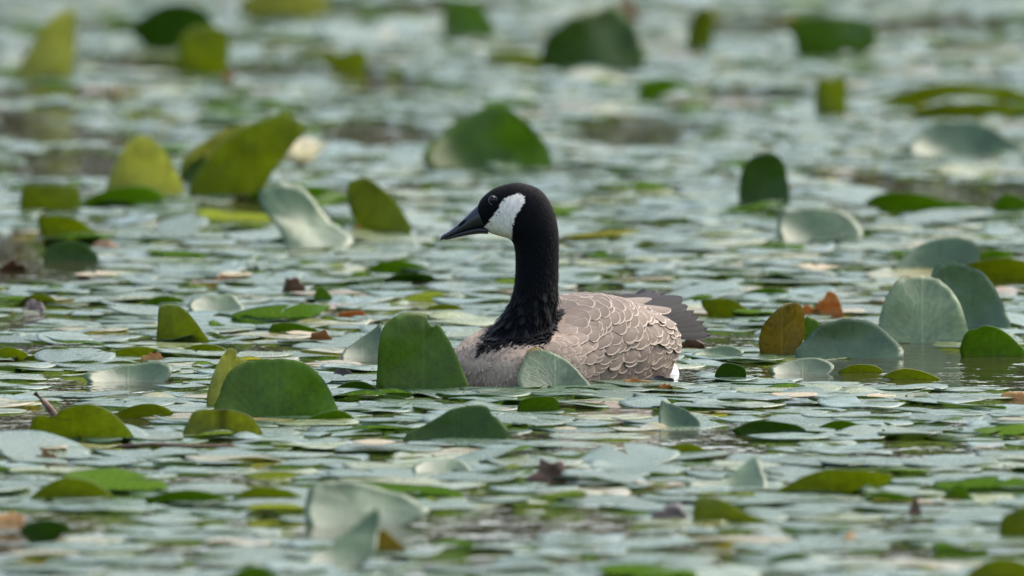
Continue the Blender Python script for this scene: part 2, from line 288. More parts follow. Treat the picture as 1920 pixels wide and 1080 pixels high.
# kind | outline in picture units, standing on the water at its lowest point | label | extra
HERO = [
 ('o', [(297,643),(296,604),(298,576),(308,571),(320,571),(342,578),(363,597),(381,621),(394,643),(345,645)], 'small olive sail-shaped leaf with a brown-spotted straight edge, behind the round green leaf', {'vein':(.0,.0)}),
 ('s', [(354,583),(362,567),(380,560),(405,558),(430,557),(446,568),(455,585),(405,588)], 'grey-green heart-topped pad lifted behind the small olive sail-shaped leaf', {}),
 ('y', [(387,762),(395,715),(411,677),(432,647),(444,652),(446,665),(474,671),(458,690),(428,720),(412,762)], 'pale folded leaf with fine veins standing behind the round green leaf', {'lean':-10,'rough':.09}),
 ('g', [(409,778),(412,742),(428,703),(458,680),(498,673),(540,673),(580,685),(609,715),(625,748),(627,778),(520,782)], 'large round-topped green leaf with a dark middle standing beside the breast-high notched leaf', {'lean':12}),
 ('k', [(346,819),(352,791),(366,770),(400,766),(440,766),(468,774),(484,793),(488,817),(415,821)], 'backlit olive leaf with a dark middle band, in front of the round green leaf', {}),
 ('o', [(60,824),(60,790),(66,776),(84,773),(101,778),(116,760),(143,752),(174,753),(205,767),(231,790),(250,815),(257,828),(160,830)], 'folded olive leaf with pale veins beside the upright twig', {'rough':.08,'vein':(-.2,.0)}),
 ('s', [(120,826),(128,812),(143,798),(152,800),(153,815),(148,830)], 'little pale curled flap in front of the folded olive leaf', {'lean':45}),
 ('d', [(85,488),(86,469),(108,455),(140,452),(168,464),(184,486),(135,490)], 'small dark green tent-shaped leaf in front of the olive wedge leaf', {}),
 ('o', [(84,450),(72,404),(96,401),(131,402),(152,411),(172,427),(190,447),(140,455)], 'olive wedge-shaped leaf with a pointed tip behind the small dark tent-shaped leaf', {}),
 ('o', [(42,394),(42,352),(55,345),(99,347),(140,348),(150,361),(149,396),(95,398)], 'square-topped olive leaf with upturned ends beyond the olive wedge leaf', {}),
 ('y', [(199,366),(214,312),(240,265),(262,248),(285,252),(310,275),(330,312),(345,366),(270,370)], 'pale yellow-green egg-shaped leaf standing beside the big slanting leaf', {'cup':.7}),
 ('y', [(338,340),(342,297),(380,262),(440,232),(510,214),(505,260),(425,320),(360,354)], 'pale leaf edge leaning behind the big slanting leaf', {'lean':-25}),
 ('g', [(339,352),(345,320),(372,296),(386,292),(372,330),(357,356)], 'narrow green fold at the foot of the big slanting leaf', {}),
 ('o', [(357,368),(361,332),(394,290),(440,250),(500,220),(537,207),(560,221),(577,236),(552,265),(522,310),(497,352),(490,368),(425,372)], 'big slanting olive-green leaf with a squared tip beside the pale egg-shaped leaf', {'rough':.06}),
 ('g', [(152,380),(180,362),(221,350),(285,350),(310,372),(231,386)], 'low bright green leaf lying at the foot of the pale egg-shaped leaf', {'lean':-35}),
 ('g', [(468,366),(490,346),(560,344),(620,352),(652,371),(560,376)], 'long low green leaf at the foot of the big slanting leaf', {'lean':-35}),
 ('o', [(662,405),(652,365),(652,344),(661,334),(685,331),(705,343),(736,370),(760,404),(771,431),(736,440),(685,444)], 'olive-green leaf leaning over like a thumb before the bill, orange scrap at its foot', {'lean':-12}),
 ('s', [(485,392),(500,375),(540,372),(580,385),(620,415),(662,447),(640,466),(580,470),(545,466),(520,432)], 'pale waxy leaf folded sideways beside the olive thumb-shaped leaf', {'lean':54,'lean2':60,'cup':.1}),
 ('g', [(713,722),(708,690),(710,650),(718,616),(734,598),(748,590),(765,585),(798,588),(803,604),(813,612),(819,606),(826,612),(838,631),(858,670),(870,700),(879,724),(795,728)], 'tall bright green leaf with a notch bitten from its top, touching the goose breast', {'lean':6,'per':3,'cup':.15}),
 ('s', [(640,670),(664,646),(698,630),(716,628),(716,670)], 'grey waxy leaf half hidden behind the tall notched green leaf', {'lean':55}),
 ('p', [(973,724),(977,692),(988,669),(1008,662),(1040,667),(1070,685),(1095,710),(1107,726),(1040,730)], 'pale waxy half-round leaf in front of the goose', {'lean':46,'cup':.2}),
 ('g', [(972,766),(976,750),(990,743),(1020,742),(1041,745),(1049,764),(1010,769)], 'small shiny green cup-shaped leaf in front of the pale half-round leaf', {'lean':-18}),
 ('d', [(752,824),(790,800),(820,782),(850,766),(880,761),(912,763),(922,778),(938,791),(949,818),(860,823)], 'dark green leaf folded to a long point, below the tall notched green leaf', {'lean':16}),
 ('s', [(1237,800),(1239,757),(1252,756),(1265,759),(1291,771),(1314,797),(1275,802)], 'small grey-green folded leaf below the tail end of the goose', {'lean':25}),
 ('o', [(1333,592),(1314,561),(1331,558),(1370,560),(1395,574),(1417,592),(1375,596)], 'olive wedge leaf just beyond the tail tip of the goose', {'lean':-25}),
 ('g', [(1504,662),(1508,630),(1509,598),(1524,599),(1537,614),(1530,648),(1516,664)], 'small green blade tucked behind the bronze leaf', {}),
 ('b', [(1440,668),(1427,660),(1422,638),(1432,600),(1455,573),(1478,566),(1500,572),(1508,592),(1508,630),(1497,652),(1472,668)], 'bronze spoon-shaped leaf with fine veins standing left of the grey dome leaf', {'cup':.5}),
 ('s', [(1494,668),(1510,640),(1531,616),(1560,606),(1605,605),(1641,615),(1670,636),(1693,668),(1600,672)], 'grey-green dome-shaped leaf between the bronze leaf and the large pale leaf', {'lean':26}),
 ('s', [(1755,615),(1745,540),(1752,516),(1768,507),(1790,504),(1830,510),(1850,522),(1871,550),(1886,586),(1892,616),(1820,620)], 'grey-green leaf with a bright rim standing close behind the large pale leaf', {'lean':22}),
 ('p', [(1646,640),(1646,620),(1650,590),(1665,550),(1686,522),(1716,513),(1755,520),(1780,540),(1800,571),(1812,610),(1813,640),(1730,644)], 'large pale green leaf with an orange rim standing in open water', {'lean':18,'cup':.2}),
 ('g', [(1803,662),(1805,631),(1815,616),(1832,612),(1847,608),(1880,620),(1910,645),(1922,664),(1860,668)], 'bright green leaf creased down the middle in front of the large pale leaf', {'lean':-14}),
 ('s', [(1674,522),(1690,490),(1720,461),(1760,446),(1800,445),(1830,455),(1837,480),(1815,520)], 'grey-green half-round leaf beyond the two tall leaves with bright rims', {'lean':28}),
 ('o', [(1806,492),(1830,481),(1880,479),(1935,490),(1945,524),(1850,526)], 'olive low leaf beside the grey-green half-round leaf', {'lean':-30}),
 ('g', [(1835,482),(1845,472),(1880,469),(1900,474),(1898,484)], 'small green leaf edge behind the olive low leaf', {'lean':-30}),
 ('s', [(1462,448),(1463,406),(1480,401),(1520,396),(1560,397),(1590,405),(1612,428),(1612,450),(1535,453)], 'blue-green dome leaf in front of the upright dark oval leaf', {'lean':52}),
 ('d', [(1388,382),(1387,336),(1395,310),(1416,293),(1445,291),(1468,305),(1476,330),(1478,382),(1432,385)], 'upright dark green oval leaf standing alone beyond the blue-green dome leaf', {}),
 ('g', [(1620,375),(1650,358),(1700,355),(1740,362),(1770,376),(1830,384),(1740,394),(1660,391)], 'long green leaf with a ragged top to the side of the dark oval leaf', {'lean':-30}),
 ('g', [(1865,394),(1872,366),(1890,361),(1922,374),(1935,397)], 'bright green low leaf beyond the ragged long leaf', {'lean':-25}),
 ('g', [(795,312),(820,270),(850,240),(880,225),(910,206),(945,202),(980,220),(1005,245),(1030,280),(1032,306),(1010,316),(900,318)], 'broad tent-shaped green leaf with a waxy side standing behind the goose head', {'lean':56,'lean2':-4,'rough':.07}),
 ('d', [(1020,127),(1018,86),(1030,62),(1070,35),(1110,25),(1150,28),(1180,50),(1203,84),(1213,120),(1115,130)], 'broad dark green dome leaf with a maroon scrap at its foot', {'lean':-8,'lean2':48}),
 ('g', [(836,66),(832,30),(840,8),(870,2),(900,10),(920,40),(929,60),(890,71)], 'small blocky green leaf left of the broad dark dome leaf', {}),
 ('v', [(1500,104),(1487,68),(1466,30),(1500,31),(1560,30),(1620,36),(1641,50),(1643,80),(1620,98),(1580,95),(1550,108)], 'green leaf yellowing at one end, its top edge cut straight', {'lean':-10}),
 ('o', [(1532,217),(1532,151),(1558,149),(1581,135),(1586,172),(1582,218)], 'narrow upright olive leaf like a rolled scroll', {'cup':.9,'lean':-5}),
 ('g', [(1197,190),(1200,160),(1230,147),(1270,150),(1315,165),(1262,171),(1226,188)], 'small green beak-shaped leaf beyond the goose, near the broad dark dome leaf', {'lean':-25}),
 ('o', [(1596,195),(1680,180),(1720,165),(1800,160),(1862,150),(1935,166),(1935,188),(1800,191),(1680,201)], 'long olive leaf edge, upper of two, beside the scroll-like leaf', {'lean':-35}),
 ('o', [(1655,224),(1720,205),(1800,195),(1935,194),(1935,214),(1740,223)], 'long olive leaf edge, lower of two, beside the scroll-like leaf', {'lean':-35}),
 ('y', [(33,140),(59,86),(80,50),(105,28),(140,14),(143,60),(133,140),(88,146)], 'tall yellow-green fin-shaped leaf mirrored in open water', {'lean':-8}),
 ('d', [(250,62),(252,40),(280,20),(320,3),(380,13),(402,40),(396,62),(350,77),(290,92)], 'dark olive leaf hunched behind the pale upright block leaf', {'lean':-20}),
 ('o', [(335,140),(337,76),(365,50),(410,54),(431,70),(421,138),(378,143)], 'pale olive upright block-shaped leaf before the dark hunched leaf', {}),
 ('y', [(452,20),(470,-12),(600,-14),(613,18),(540,38)], 'bright yellow-green leaf at the far side beyond the dark hunched leaf', {'lean':-25}),
 ('o', [(545,112),(570,92),(611,95),(640,102),(681,89),(684,126),(641,132),(600,119)], 'ragged two-humped olive leaf left of the small blocky green leaf', {'lean':-25}),
 ('o', [(908,122),(935,101),(980,95),(1020,105),(1020,121)], 'low olive leaf at the foot of the broad dark dome leaf', {'lean':-35}),
 ('o', [(1290,94),(1298,15),(1325,10),(1336,30),(1331,94)], 'narrow olive leaf on edge between the dark dome leaf and the yellow-ended leaf', {'cup':.8}),
 ('s', [(1700,292),(1742,242),(1800,225),(1862,240),(1925,290),(1810,296)], 'broad pale waxy dome leaf below the two long olive leaf edges', {'lean':42}),
 ('o', [(1446,923),(1480,905),(1530,888),(1600,880),(1664,875),(1673,885),(1652,912),(1600,922),(1520,926)], 'long dark olive boat-shaped leaf beside the pale fin leaf', {'lean':-28}),
 ('s', [(1285,914),(1340,901),(1381,880),(1416,863),(1429,890),(1427,920)], 'pale grey fin-shaped leaf left of the long boat-shaped leaf', {'lean':62}),
 ('o', [(1303,982),(1304,937),(1325,930),(1360,940),(1400,965),(1442,977),(1365,984)], 'olive leaf with a hooked top below the pale grey fin leaf', {'lean':-12}),
 ('g', [(1767,940),(1785,914),(1802,907),(1819,930),(1834,942)], 'small pointed green leaf beyond the rotten brown spike', {'lean':-10}),
 ('g', [(1628,942),(1641,921),(1700,928),(1722,946)], 'low green leaf below the long boat-shaped leaf', {'lean':-25}),
 ('o', [(1879,1008),(1878,970),(1898,957),(1930,952),(1940,1010)], 'round-topped olive leaf at the pond edge beyond the watery gap', {'lean':-10}),
 ('o', [(1812,1090),(1838,1058),(1880,1046),(1932,1058),(1945,1092)], 'broad olive leaf closest to the shore below the round-topped olive leaf', {'lean':-10}),
 ('s', [(580,982),(577,926),(600,911),(640,906),(700,915),(770,936),(803,968),(700,986)], 'large pale blue-green domed leaf above the small brown tent leaf', {'lean':54,'lean2':58,'cup':.15}),
 ('s', [(565,1066),(620,1022),(690,990),(712,985),(708,1010),(690,1050)], 'pale green slanting leaf next to the small brown tent leaf', {'lean':60}),
 ('b', [(680,1044),(700,1010),(716,990),(735,1005),(767,1042)], 'small brown-olive tent-shaped leaf by the pale slanting leaf', {}),
 ('o', [(57,934),(80,911),(115,897),(150,898),(186,908),(213,932),(130,938)], 'olive arched leaf with a dark middle, low over the pads', {'lean':-20}),
 ('g', [(272,934),(300,922),(370,916),(427,931),(312,947)], 'long low green leaf beside the olive arched leaf', {'lean':-30}),
 ('o', [(435,932),(480,913),(520,915),(577,931),(500,937)], 'low olive leaf beyond the long low green leaf', {'lean':-30}),
 ('d', [(38,1000),(50,981),(100,975),(133,986),(100,1012),(70,1017)], 'dark green drooping leaf by the withered orange scrap', {'lean':-10}),
 ('g', [(425,1092),(455,1066),(490,1062),(525,1092)], 'small green leaf poking up close to shore', {'lean':-10}),
 ('o', [(50,669),(72,655),(110,649),(152,661),(100,671)], 'small arched olive leaf near the sail-shaped leaf', {'lean':-25}),
 ('o', [(-12,666),(0,653),(28,650),(52,661),(40,674),(0,676)], 'low olive leaf touching the small arched olive leaf', {'lean':-25}),
 ('g', [(507,627),(510,607),(522,604),(562,606),(606,622),(560,629)], 'bright green low leaf with a square end beside the brown boat-shaped scrap', {'lean':-25}),
 ('g', [(265,571),(292,558),(325,556),(344,558),(330,572)], 'thin bright green leaf edge left of the grey heart-topped pad', {'lean':-30}),
 ('o', [(36,570),(55,554),(85,552),(111,569),(75,573)], 'rounded olive leaf over a dark rotten scrap', {'lean':-22}),
 ('g', [(589,566),(592,546),(605,537),(626,565),(607,569)], 'tiny pointed green leaf beside the rotten orange-brown clump', {'lean':-10}),
 ('g', [(680,506),(720,490),(770,490),(813,504),(745,510)], 'thin green leaf edge, upper of two, left of the goose neck', {'lean':-32}),
 ('d', [(720,524),(745,512),(808,513),(806,526),(760,529)], 'thin dark green leaf edge, lower of two, left of the goose neck', {'lean':-32}),
 ('d', [(1373,809),(1400,793),(1432,788),(1490,792),(1512,806),(1450,815)], 'dark shiny green leaf with a fold, right of the small folded grey-green leaf', {'lean':-15}),
 ('g', [(1530,803),(1560,790),(1600,792),(1616,804),(1570,808)], 'low green leaf beside the dark shiny folded leaf', {'lean':-28}),
 ('o', [(1233,852),(1260,836),(1300,832),(1335,850),(1280,856)], 'olive hump-backed leaf below the small folded grey-green leaf', {'lean':-22}),
 ('d', [(1340,708),(1354,681),(1380,680),(1397,690),(1396,712),(1365,714)], 'small dark crumpled green leaf between the goose and the bronze leaf', {'rough':.15,'lean':-8}),
 ('s', [(1444,698),(1470,681),(1510,674),(1545,680),(1563,697),(1505,701)], 'low pale waxy dome leaf in front of the bronze leaf', {'lean':58}),
 ('s', [(1298,674),(1322,658),(1370,655),(1393,669)], 'low pale waxy leaf just right of the goose tail', {'lean':60}),
 ('s', [(158,712),(218,685),(280,682),(319,695),(314,712),(240,716)], 'wide pale waxy arched leaf left of the pale folded veined leaf', {'lean':58}),
 ('g', [(568,792),(600,775),(640,770),(669,786),(640,793)], 'curled green leaf between the round green leaf and the dark pointed leaf', {'lean':-25}),
 ('o', [(212,778),(242,763),(290,757),(326,771),(282,783)], 'olive curled leaf beyond the folded olive leaf', {'lean':-28}),
 ('o', [(338,661),(360,648),(410,648),(421,661)], 'thin olive leaf edge below the olive sail-shaped leaf', {'lean':-30}),
 ('o', [(190,667),(242,655),(290,655),(338,664),(260,669)], 'long thin olive leaf edge over the withered orange curl', {'lean':-33}),
 ('o', [(1573,697),(1600,685),(1640,685),(1652,698)], 'thin olive leaf edge below the grey dome leaf', {'lean':-30}),
 ('g', [(1428,1060),(1470,1041),(1520,1037),(1528,1058)], 'low green leaf near the shore below the hooked olive leaf', {'lean':-25}),
 ('o', [(1655,704),(1690,693),(1740,700),(1765,709),(1700,711)], 'thin curved olive leaf edge in front of the large pale leaf', {'lean':-30}),
 ('d', [(630,728),(650,718),(680,717),(706,726),(665,732)], 'thin dark green leaf edge left of the foot of the tall notched leaf', {'lean':-30}),
 ('g', [(1855,806),(1880,796),(1935,795),(1940,810)], 'low bright green leaf right of the small green leaf group', {'lean':-28}),
 ('s', [(1776,752),(1700,748),(1712,738),(1738,733),(1744,740)], 'little pale fin-shaped leaf in front of the large pale leaf', {'lean':50}),
 ('s', [(775,890),(790,868),(830,858),(865,866),(885,890),(830,894)], 'grey-green pad tilted up below the dark pointed leaf', {'lean':60}),
 ('o', [(800,580),(825,572),(860,574),(868,582)], 'small olive leaf edge left of the neck base of the goose', {'lean':-30}),
 ('g', [(1382,553),(1420,544),(1475,544),(1476,556)], 'thin green leaf edge beyond the olive wedge leaf', {'lean':-32}),
 ('d', [(1420,522),(1440,515),(1480,517),(1495,526),(1450,530)], 'small dark green leaf edge beside the yellowed flat pad', {'lean':-28}),
 ('o', [(1185,467),(1200,456),(1240,456),(1243,468)], 'small green leaf hump right of the goose neck', {'lean':-28}),
 ('s', [(1635,455),(1660,447),(1690,449),(1680,457)], 'small blue-green pad tipped up right of the blue-green dome leaf', {'lean':55}),
]
NEAR = []; rl = random.Random(31)
def short(t):
    for w_ in (',', ' with ', ' standing', ' lifted', ' behind', ' beside', ' in front', ' beyond', ' leaning', ' at the', ' lying', ' tucked', ' just', ' between', ' left of', ' right of', ' below', ' above', ' like', ' over', ' near', ' before', ' hunched', ' poking', ' closest', ' next', ' by ', ' touching', ' folded', ' to the', ' half', ' yellowing', ' mirrored', ' on edge', ' creased', ' tilted', ' tipped'):
        t = t.split(w_)[0]
    return t
SHORTS = [short(h[2]) for h in HERO]
for i, (k, pts, label, ex) in enumerate(HERO):
    a = dict(lean=LEAN[k], seed=i, curl=rl.uniform(-.15, .22)); a.update(ex)
    if 'lean2' not in a and abs(a['lean']) < 50: tw = rl.uniform(-13, 13); a['lean'] -= tw; a['lean2'] = a['lean'] + 2 * tw
    sh_ = short(label)
    if (SHORTS.count(sh_) > 1 or len(sh_.split()) <= 3) and len(label.split()) <= 11: sh_ = label
    NEAR.append((leaf('lily_leaf', pts, M[k], label, **a).location.copy(), sh_))

# ---------------------------------------------------------------- withered scraps: (x, y of foot, width, height, material, label)
SCRAP = [
 (552,549,44,30,'brown','rotten orange-brown clump beside the tiny pointed green leaf'), (474,514,28,16,'rot','small black rotten scrap beyond the rotten orange-brown clump'),
 (430,527,80,13,'orange','flat orange withered leaf scrap near the black rotten scrap'), (1552,592,56,40,'orange','curled orange and black withered leaf behind the bronze leaf'),
 (1514,592,46,26,'orange','small orange withered leaf touching the bronze leaf'), (1296,652,52,20,'brown','dark brown curled scrap floating just behind the goose'),
 (1190,724,66,17,'orange','orange withered leaf against the goose flank'), (1232,716,60,12,'rot','black rotten stem along the goose waterline'), (1247,732,26,16,'orange','tiny orange scrap beside the goose stern'),
 (600,642,50,25,'tan','tan boat-shaped withered scrap beside the square-ended green leaf'), (640,704,40,15,'rot','small dark crumb of dead leaf left of the tall notched leaf'),
 (1034,900,102,40,'brown','dark brown curled dead leaf on the pads below the goose'), (1262,980,78,44,'rot','blackish crumpled dead leaf left of the hooked olive leaf'),
 (1716,968,26,42,'brown','rotten brown spike sticking up from the pads'), (1592,1014,26,22,'orange','small orange withered curl below the boat-shaped leaf'),
 (22,508,50,28,'brown','brown withered leaf by the small dark tent-shaped leaf'), (62,583,40,22,'rot','dark rotten scrap under the rounded olive leaf'), (155,530,34,24,'rot','dark spiky scrap on a yellow pad'),
 (288,674,44,16,'orange','withered orange curl under the long thin olive edge'), (28,672,24,20,'orange','small orange scrap by the low olive leaf'),
 (1512,751,74,9,'rot','black strip of rotten leaf on the pads right of the goose'), (662,590,66,8,'orange','narrow orange strip of dead leaf beyond the tall notched leaf'),
 (196,464,54,16,'tan','tan scrap beside the small dark tent-shaped leaf'), (430,152,30,18,'orange','orange scrap at the foot of the pale olive block leaf'), (1164,124,64,22,'brown','maroon scrap leaning on the broad dark dome leaf'),
 (667,446,26,28,'orange','orange scrap at the foot of the olive thumb-shaped leaf'), (88,862,42,18,'tan','tan withered pad piece below the folded olive leaf'), (14,976,60,16,'orange','withered orange scrap by the dark drooping leaf'),
 (1870,616,26,40,'orange','brown withered blade right of the grey-green leaf with bright rim'), (1176,40,44,52,'tan','pinkish tan dead bud behind the broad dark dome leaf'),
 (1905,748,70,13,'orange','peach withered pad edge right of the goose'), (1850,305,60,10,'tan','faint tan scrap on the broad pale dome leaf'), (790,478,12,8,'rot','tiny dark crumb below the goose bill'),
 (700,722,16,10,'rot','tiny black crumb at the foot of the tall notched leaf'),
]
rs_ = random.Random(11)
for i, (x, y, wd, ht, mt, lab) in enumerate(SCRAP):
    k = 9; pts = []
    for j in range(k):
        a = math.pi * j / (k - 1); rr = rs_.uniform(.65, 1.08)
        pts.append((x - wd / 2 * math.cos(a) * (1 if j in (0, k - 1) else rr), y - ht * math.sin(a) ** .8 * rr))
    pts.append((x, y + 1))
    leaf('withered_leaf', pts, M[mt], lab, 'dead leaf', lean=rs_.choice((-25, 15, 35)), cup=rs_.uniform(-.6, .6), rough=.16, crumple=.12, sink=.006, seed=50 + i)

# twig
def tube(pts, rad, seg=8):
    V, F = [], []
    for i, p in enumerate(pts):
        p = Vector(p); t = (Vector(pts[min(i + 1, len(pts) - 1)]) - Vector(pts[max(i - 1, 0)])).normalized()
        u = t.orthogonal().normalized(); v = t.cross(u)
        for k in range(seg): a = k * math.tau / seg; V.append(tuple(p + (u * math.cos(a) + v * math.sin(a)) * rad[i]))
    for i in range(len(pts) - 1):
        for k in range(seg): a = i * seg + k; b = i * seg + (k + 1) % seg; F.append((a, b, b + seg, a + seg))
    F += [tuple(reversed(range(seg))), tuple(range((len(pts) - 1) * seg, len(pts) * seg))]
    return V, F
g, m = ground(103, 790)
tp = [((103 - 103) * m, 0, -.01), (-2 * m, 0, .012), (-6 * m, .0, 20 * m), (-20 * m, .002, 36 * m), (-38 * m, .004, 53 * m)]
V, F = tube(tp, [.0062, .006, .0055, .005, .0044]); o = mesh_obj('twig', V, F, M['twig']); o.location = g
tag(o, 'bare brown broken twig standing behind the folded olive leaf', 'twig')
g, m = ground(330, 848)
V, F = tube([(-110 * m, .05, .006), (-40 * m, .02, .011), (30 * m, .0, .009), (110 * m, -.03, .012)], [.002, .0028, .003, .002])
o = mesh_obj('floating_stem', V, F, M['twig']); o.location = g; tag(o, 'thin brown dead stem lying on the pads below the banded olive leaf', 'stem')
# water lily flower, half hidden behind the big slanting leaf
g, m = ground(563, 316)
fl = bpy.data.objects.new('water_lily', None); COL.objects.link(fl); fl.location = g
tag(fl, 'pale cream water lily flower just behind the big slanting leaf', 'flower')
pv, pf = [], []
for i in range(7):
    t = i / 6; wd = .016 * math.sin(math.pi * (t * .86 + .10)) ** .8
    for s in (-1, -.5, 0, .5, 1): pv.append((wd * s, .075 * t * (1 - .1 * abs(s)), .018 * t * t + .006 * s * s))
for i in range(6):
    for k in range(4): a = i * 5 + k; pf.append((a, a + 1, a + 6, a + 5))
pet = mesh_obj('petal', pv, pf, M['petal'], fl)
first = True
for ring, (nn, el) in enumerate(((8, 28), (7, 48), (5, 68))):
    for k in range(nn):
        p = pet if first else pet.copy()
        if not first: COL.objects.link(p); p.parent = fl
        first = False
        p.rotation_euler = (R(el), 0, math.tau * (k + ring * .4) / nn); p.location = (0, 0, .002); p.scale = (1, 1 - .12 * ring, 1)

# ================================================================ floating pads
def pad_shape(seed, seg, skirt, scale=1):
    """unit-ish pad in metres: notch cut to the stalk, wavy rim; returns verts, faces, uvs"""
    r = random.Random(seed); V, F, UV = [], [], []
    rad = 1.0; ncut = r.uniform(.10, .26); el = r.uniform(.86, 1.0)
    lob = [(r.uniform(0, 6.28), r.choice((2, 3, 3, 4)), r.uniform(.004, .028)) for _ in range(2)]
    curl = r.choice((0, 0, 0, .03, .06, .14)); cdir = r.uniform(0, 6.28); dome = r.uniform(-.03, .05)
    torn = [(r.uniform(0, 6.28), r.uniform(.05, .14)) for _ in range(r.choice((0, 0, 1, 2)))]
    rings = (.3, .62, .86, 1.0)
    V.append((0, -.08, 0)); UV.append((0, 0))
    n = seg + 1
    for t in rings:
        for i in range(n):
            a = math.pi / 2 + ncut * (.35 + .65 * t) / 1 + (math.tau - 2 * ncut * (.35 + .65 * t)) * i / seg
            q = rad * t * (1 + .035 * math.sin(a * 3 + seed) + .02 * math.sin(a * 7 + seed * 2))
            for ta, td in torn:
                dd = abs((a - ta + math.pi) % math.tau - math.pi)
                if t > .8 and dd < .16: q *= 1 - td * (1 - dd / .16)
            z = dome * (1 - t * t) + sum(am * math.sin(fq * a + ph) for ph, fq, am in lob) * t ** 3
            z += curl * max(0, math.cos(a - cdir)) ** 6 * t ** 4
            V.append((q * math.cos(a), q * math.sin(a) * el, z)); UV.append((t * math.cos(a), t * math.sin(a)))
    for i in range(seg): F.append((0, 1 + i, 2 + i))
    for k in range(len(rings) - 1):
        for i in range(seg): a = 1 + k * n + i; F.append((a, a + n, a + n + 1, a + 1))
    if skirt:                                   # a real edge: the rim turns down by the leaf's thickness
        b = len(V); o = 1 + (len(rings) - 1) * n
        for i in range(n): x, y, z = V[o + i]; V.append((x * .995, y * .995, z - .016)); UV.append(UV[o + i])
        for i in range(seg): F.append((o + i, b + i, b + i + 1, o + i + 1))
    return V, F, UV
POOL = [pad_shape(s, 26, True) for s in range(16)]
POOLM = []
for V, F, UV in POOL:
    o = mesh_obj('lily_pad', V, F, M['pad'], uvs=UV, link=False); POOLM.append(o.data); bpy.data.objects.remove(o)

# open water seen between the pads: centre x, y, half width, half height in picture rows
GAPS = [(190,722,150,10),(20,812,45,22),(60,232,90,30),(210,262,120,14),(690,250,110,26),(1190,250,120,28),(1330,640,75,16),(1420,810,60,8),(1755,848,120,18),
        (720,828,60,12),(1150,775,120,9),(1260,705,45,10),(1700,660,80,14),(330,905,150,8),(300,1030,110,12),(860,1052,120,12),(1690,1042,110,14),(1330,1035,110,10),
        (1000,822,90,7),(620,590,80,6),(520,655,60,6),(60,660,70,7),(420,985,70,7),(1480,660,60,8),(1560,720,30,5),(1090,865,60,4),(1770,705,60,6),(480,880,50,6),(1080,540,40,5),
        (780,575,60,5),(1180,600,60,5),(900,930,80,6),(1600,980,60,5),(200,980,50,6),(1250,1060,90,8),(120,1060,60,8),(560,1040,60,7), (1680,985,70,6),(700,1000,60,6)]
GO_C, GO_M = ground(1046, 712)
FWD = Vector((-math.cos(R(52)), -math.sin(R(52)), 0)); LAT = Vector((-FWD.y, FWD.x, 0))
rp = random.Random(21)
pads = []
y = 20.5
while y < 52:
    hw = .84 * y / 27.8 + .45
    x = -hw + rp.uniform(0, .1)
    while x < hw:
        px_ = x + rp.uniform(-.045, .045); py_ = y + rp.uniform(-.06, .06)
        x += .106
        r = rp.uniform(.042, .094)
        u, v, zc = project((px_, py_, 0))
        edge = noise.noise((px_ * 1.7, py_ * .8, 5.0))
        if edge < -.30: continue
        if any(((u - a) / (c + 25)) ** 2 + ((v - b) / (d + 3)) ** 2 < 1 for a, b, c, d in GAPS): continue
        q = Vector((px_, py_, 0)) - GO_C; f_, l_ = q.dot(FWD), q.dot(LAT)
        if ((f_ + .02) / (.25 + r)) ** 2 + (l_ / (.115 + r)) ** 2 < 1: continue
        t = rp.random(); sg = .45 if t < .70 else (1.5 if t < .93 else 6)
        tx, ty = rp.gauss(0, sg), rp.gauss(0, sg)
        z = .0012 + rp.random() ** 2 * .006 + .55 * r * math.sin(R(math.hypot(tx, ty)))
        pads.append((px_, py_, z, r, R(tx), R(ty), rp.uniform(0, 6.283), rp.randrange(16), rp.random(), u, v, zc))
    y += .106
# a few yellowed pads at their places
YEL = [(1530,516,60),(440,530,45),(1488,758,60),(100,858,40),(700,848,60),(180,530,55),(560,642,50),(1060,822,30),(1650,760,40)]
inview = [p for p in pads if 10 < p[9] < 1910 and 20 < p[10] < 1075]
inview.sort(key=lambda p: -(p[3] / p[11]) * (1 + 6 * abs(p[4])))
single = set(id(p) for p in inview[:290])
mats = {}
def pad_matrix(p): return Matrix.Translation((p[0], p[1], p[2])) @ Matrix.Rotation(p[4], 4, 'X') @ Matrix.Rotation(p[5], 4, 'Y') @ Matrix.Rotation(p[6], 4, 'Z') @ Matrix.Scale(p[3], 4)
MV, MF, MT, MU = [], [], [], []
for p in pads:
    mx = pad_matrix(p)
    if id(p) in single:
        o = bpy.data.objects.new('lily_pad', POOLM[p[7]]); COL.objects.link(o); o.matrix_world = mx
        steep = math.hypot(p[4], p[5]); nb = min(NEAR, key=lambda q: (q[0].x - p[0]) ** 2 + (q[0].y - p[1]) ** 2)[1]
        if steep > R(7): tag(o, 'tipped-up floating pad nearest the ' + nb, 'lily pad', 'tipped up floating pads')
        else: tag(o, 'flat floating pad nearest the ' + nb, 'lily pad', 'flat floating pads')
    else:
        V, F, UV = POOL[p[7]]; b = len(MV)
        MV += [tuple(mx @ Vector(v)) for v in V]; MF += [tuple(b + i for i in f) for f in F]; MT += [p[8]] * len(V); MU += UV
o = mesh_obj('lily_pad_carpet', MV, MF, M['padmass'], uvs=MU)
at = o.data.attributes.new('tone', 'FLOAT', 'POINT'); at.data.foreach_set('value', MT)
tag(o, 'dense carpet of smaller floating lily pads covering the pond', 'lily pads', kind='stuff')
M['ypad'] = leaf_mat('pad_yellowed', (.34, .26, .12), (.4, .3, .08), .3, .4, .3, spots=.36)
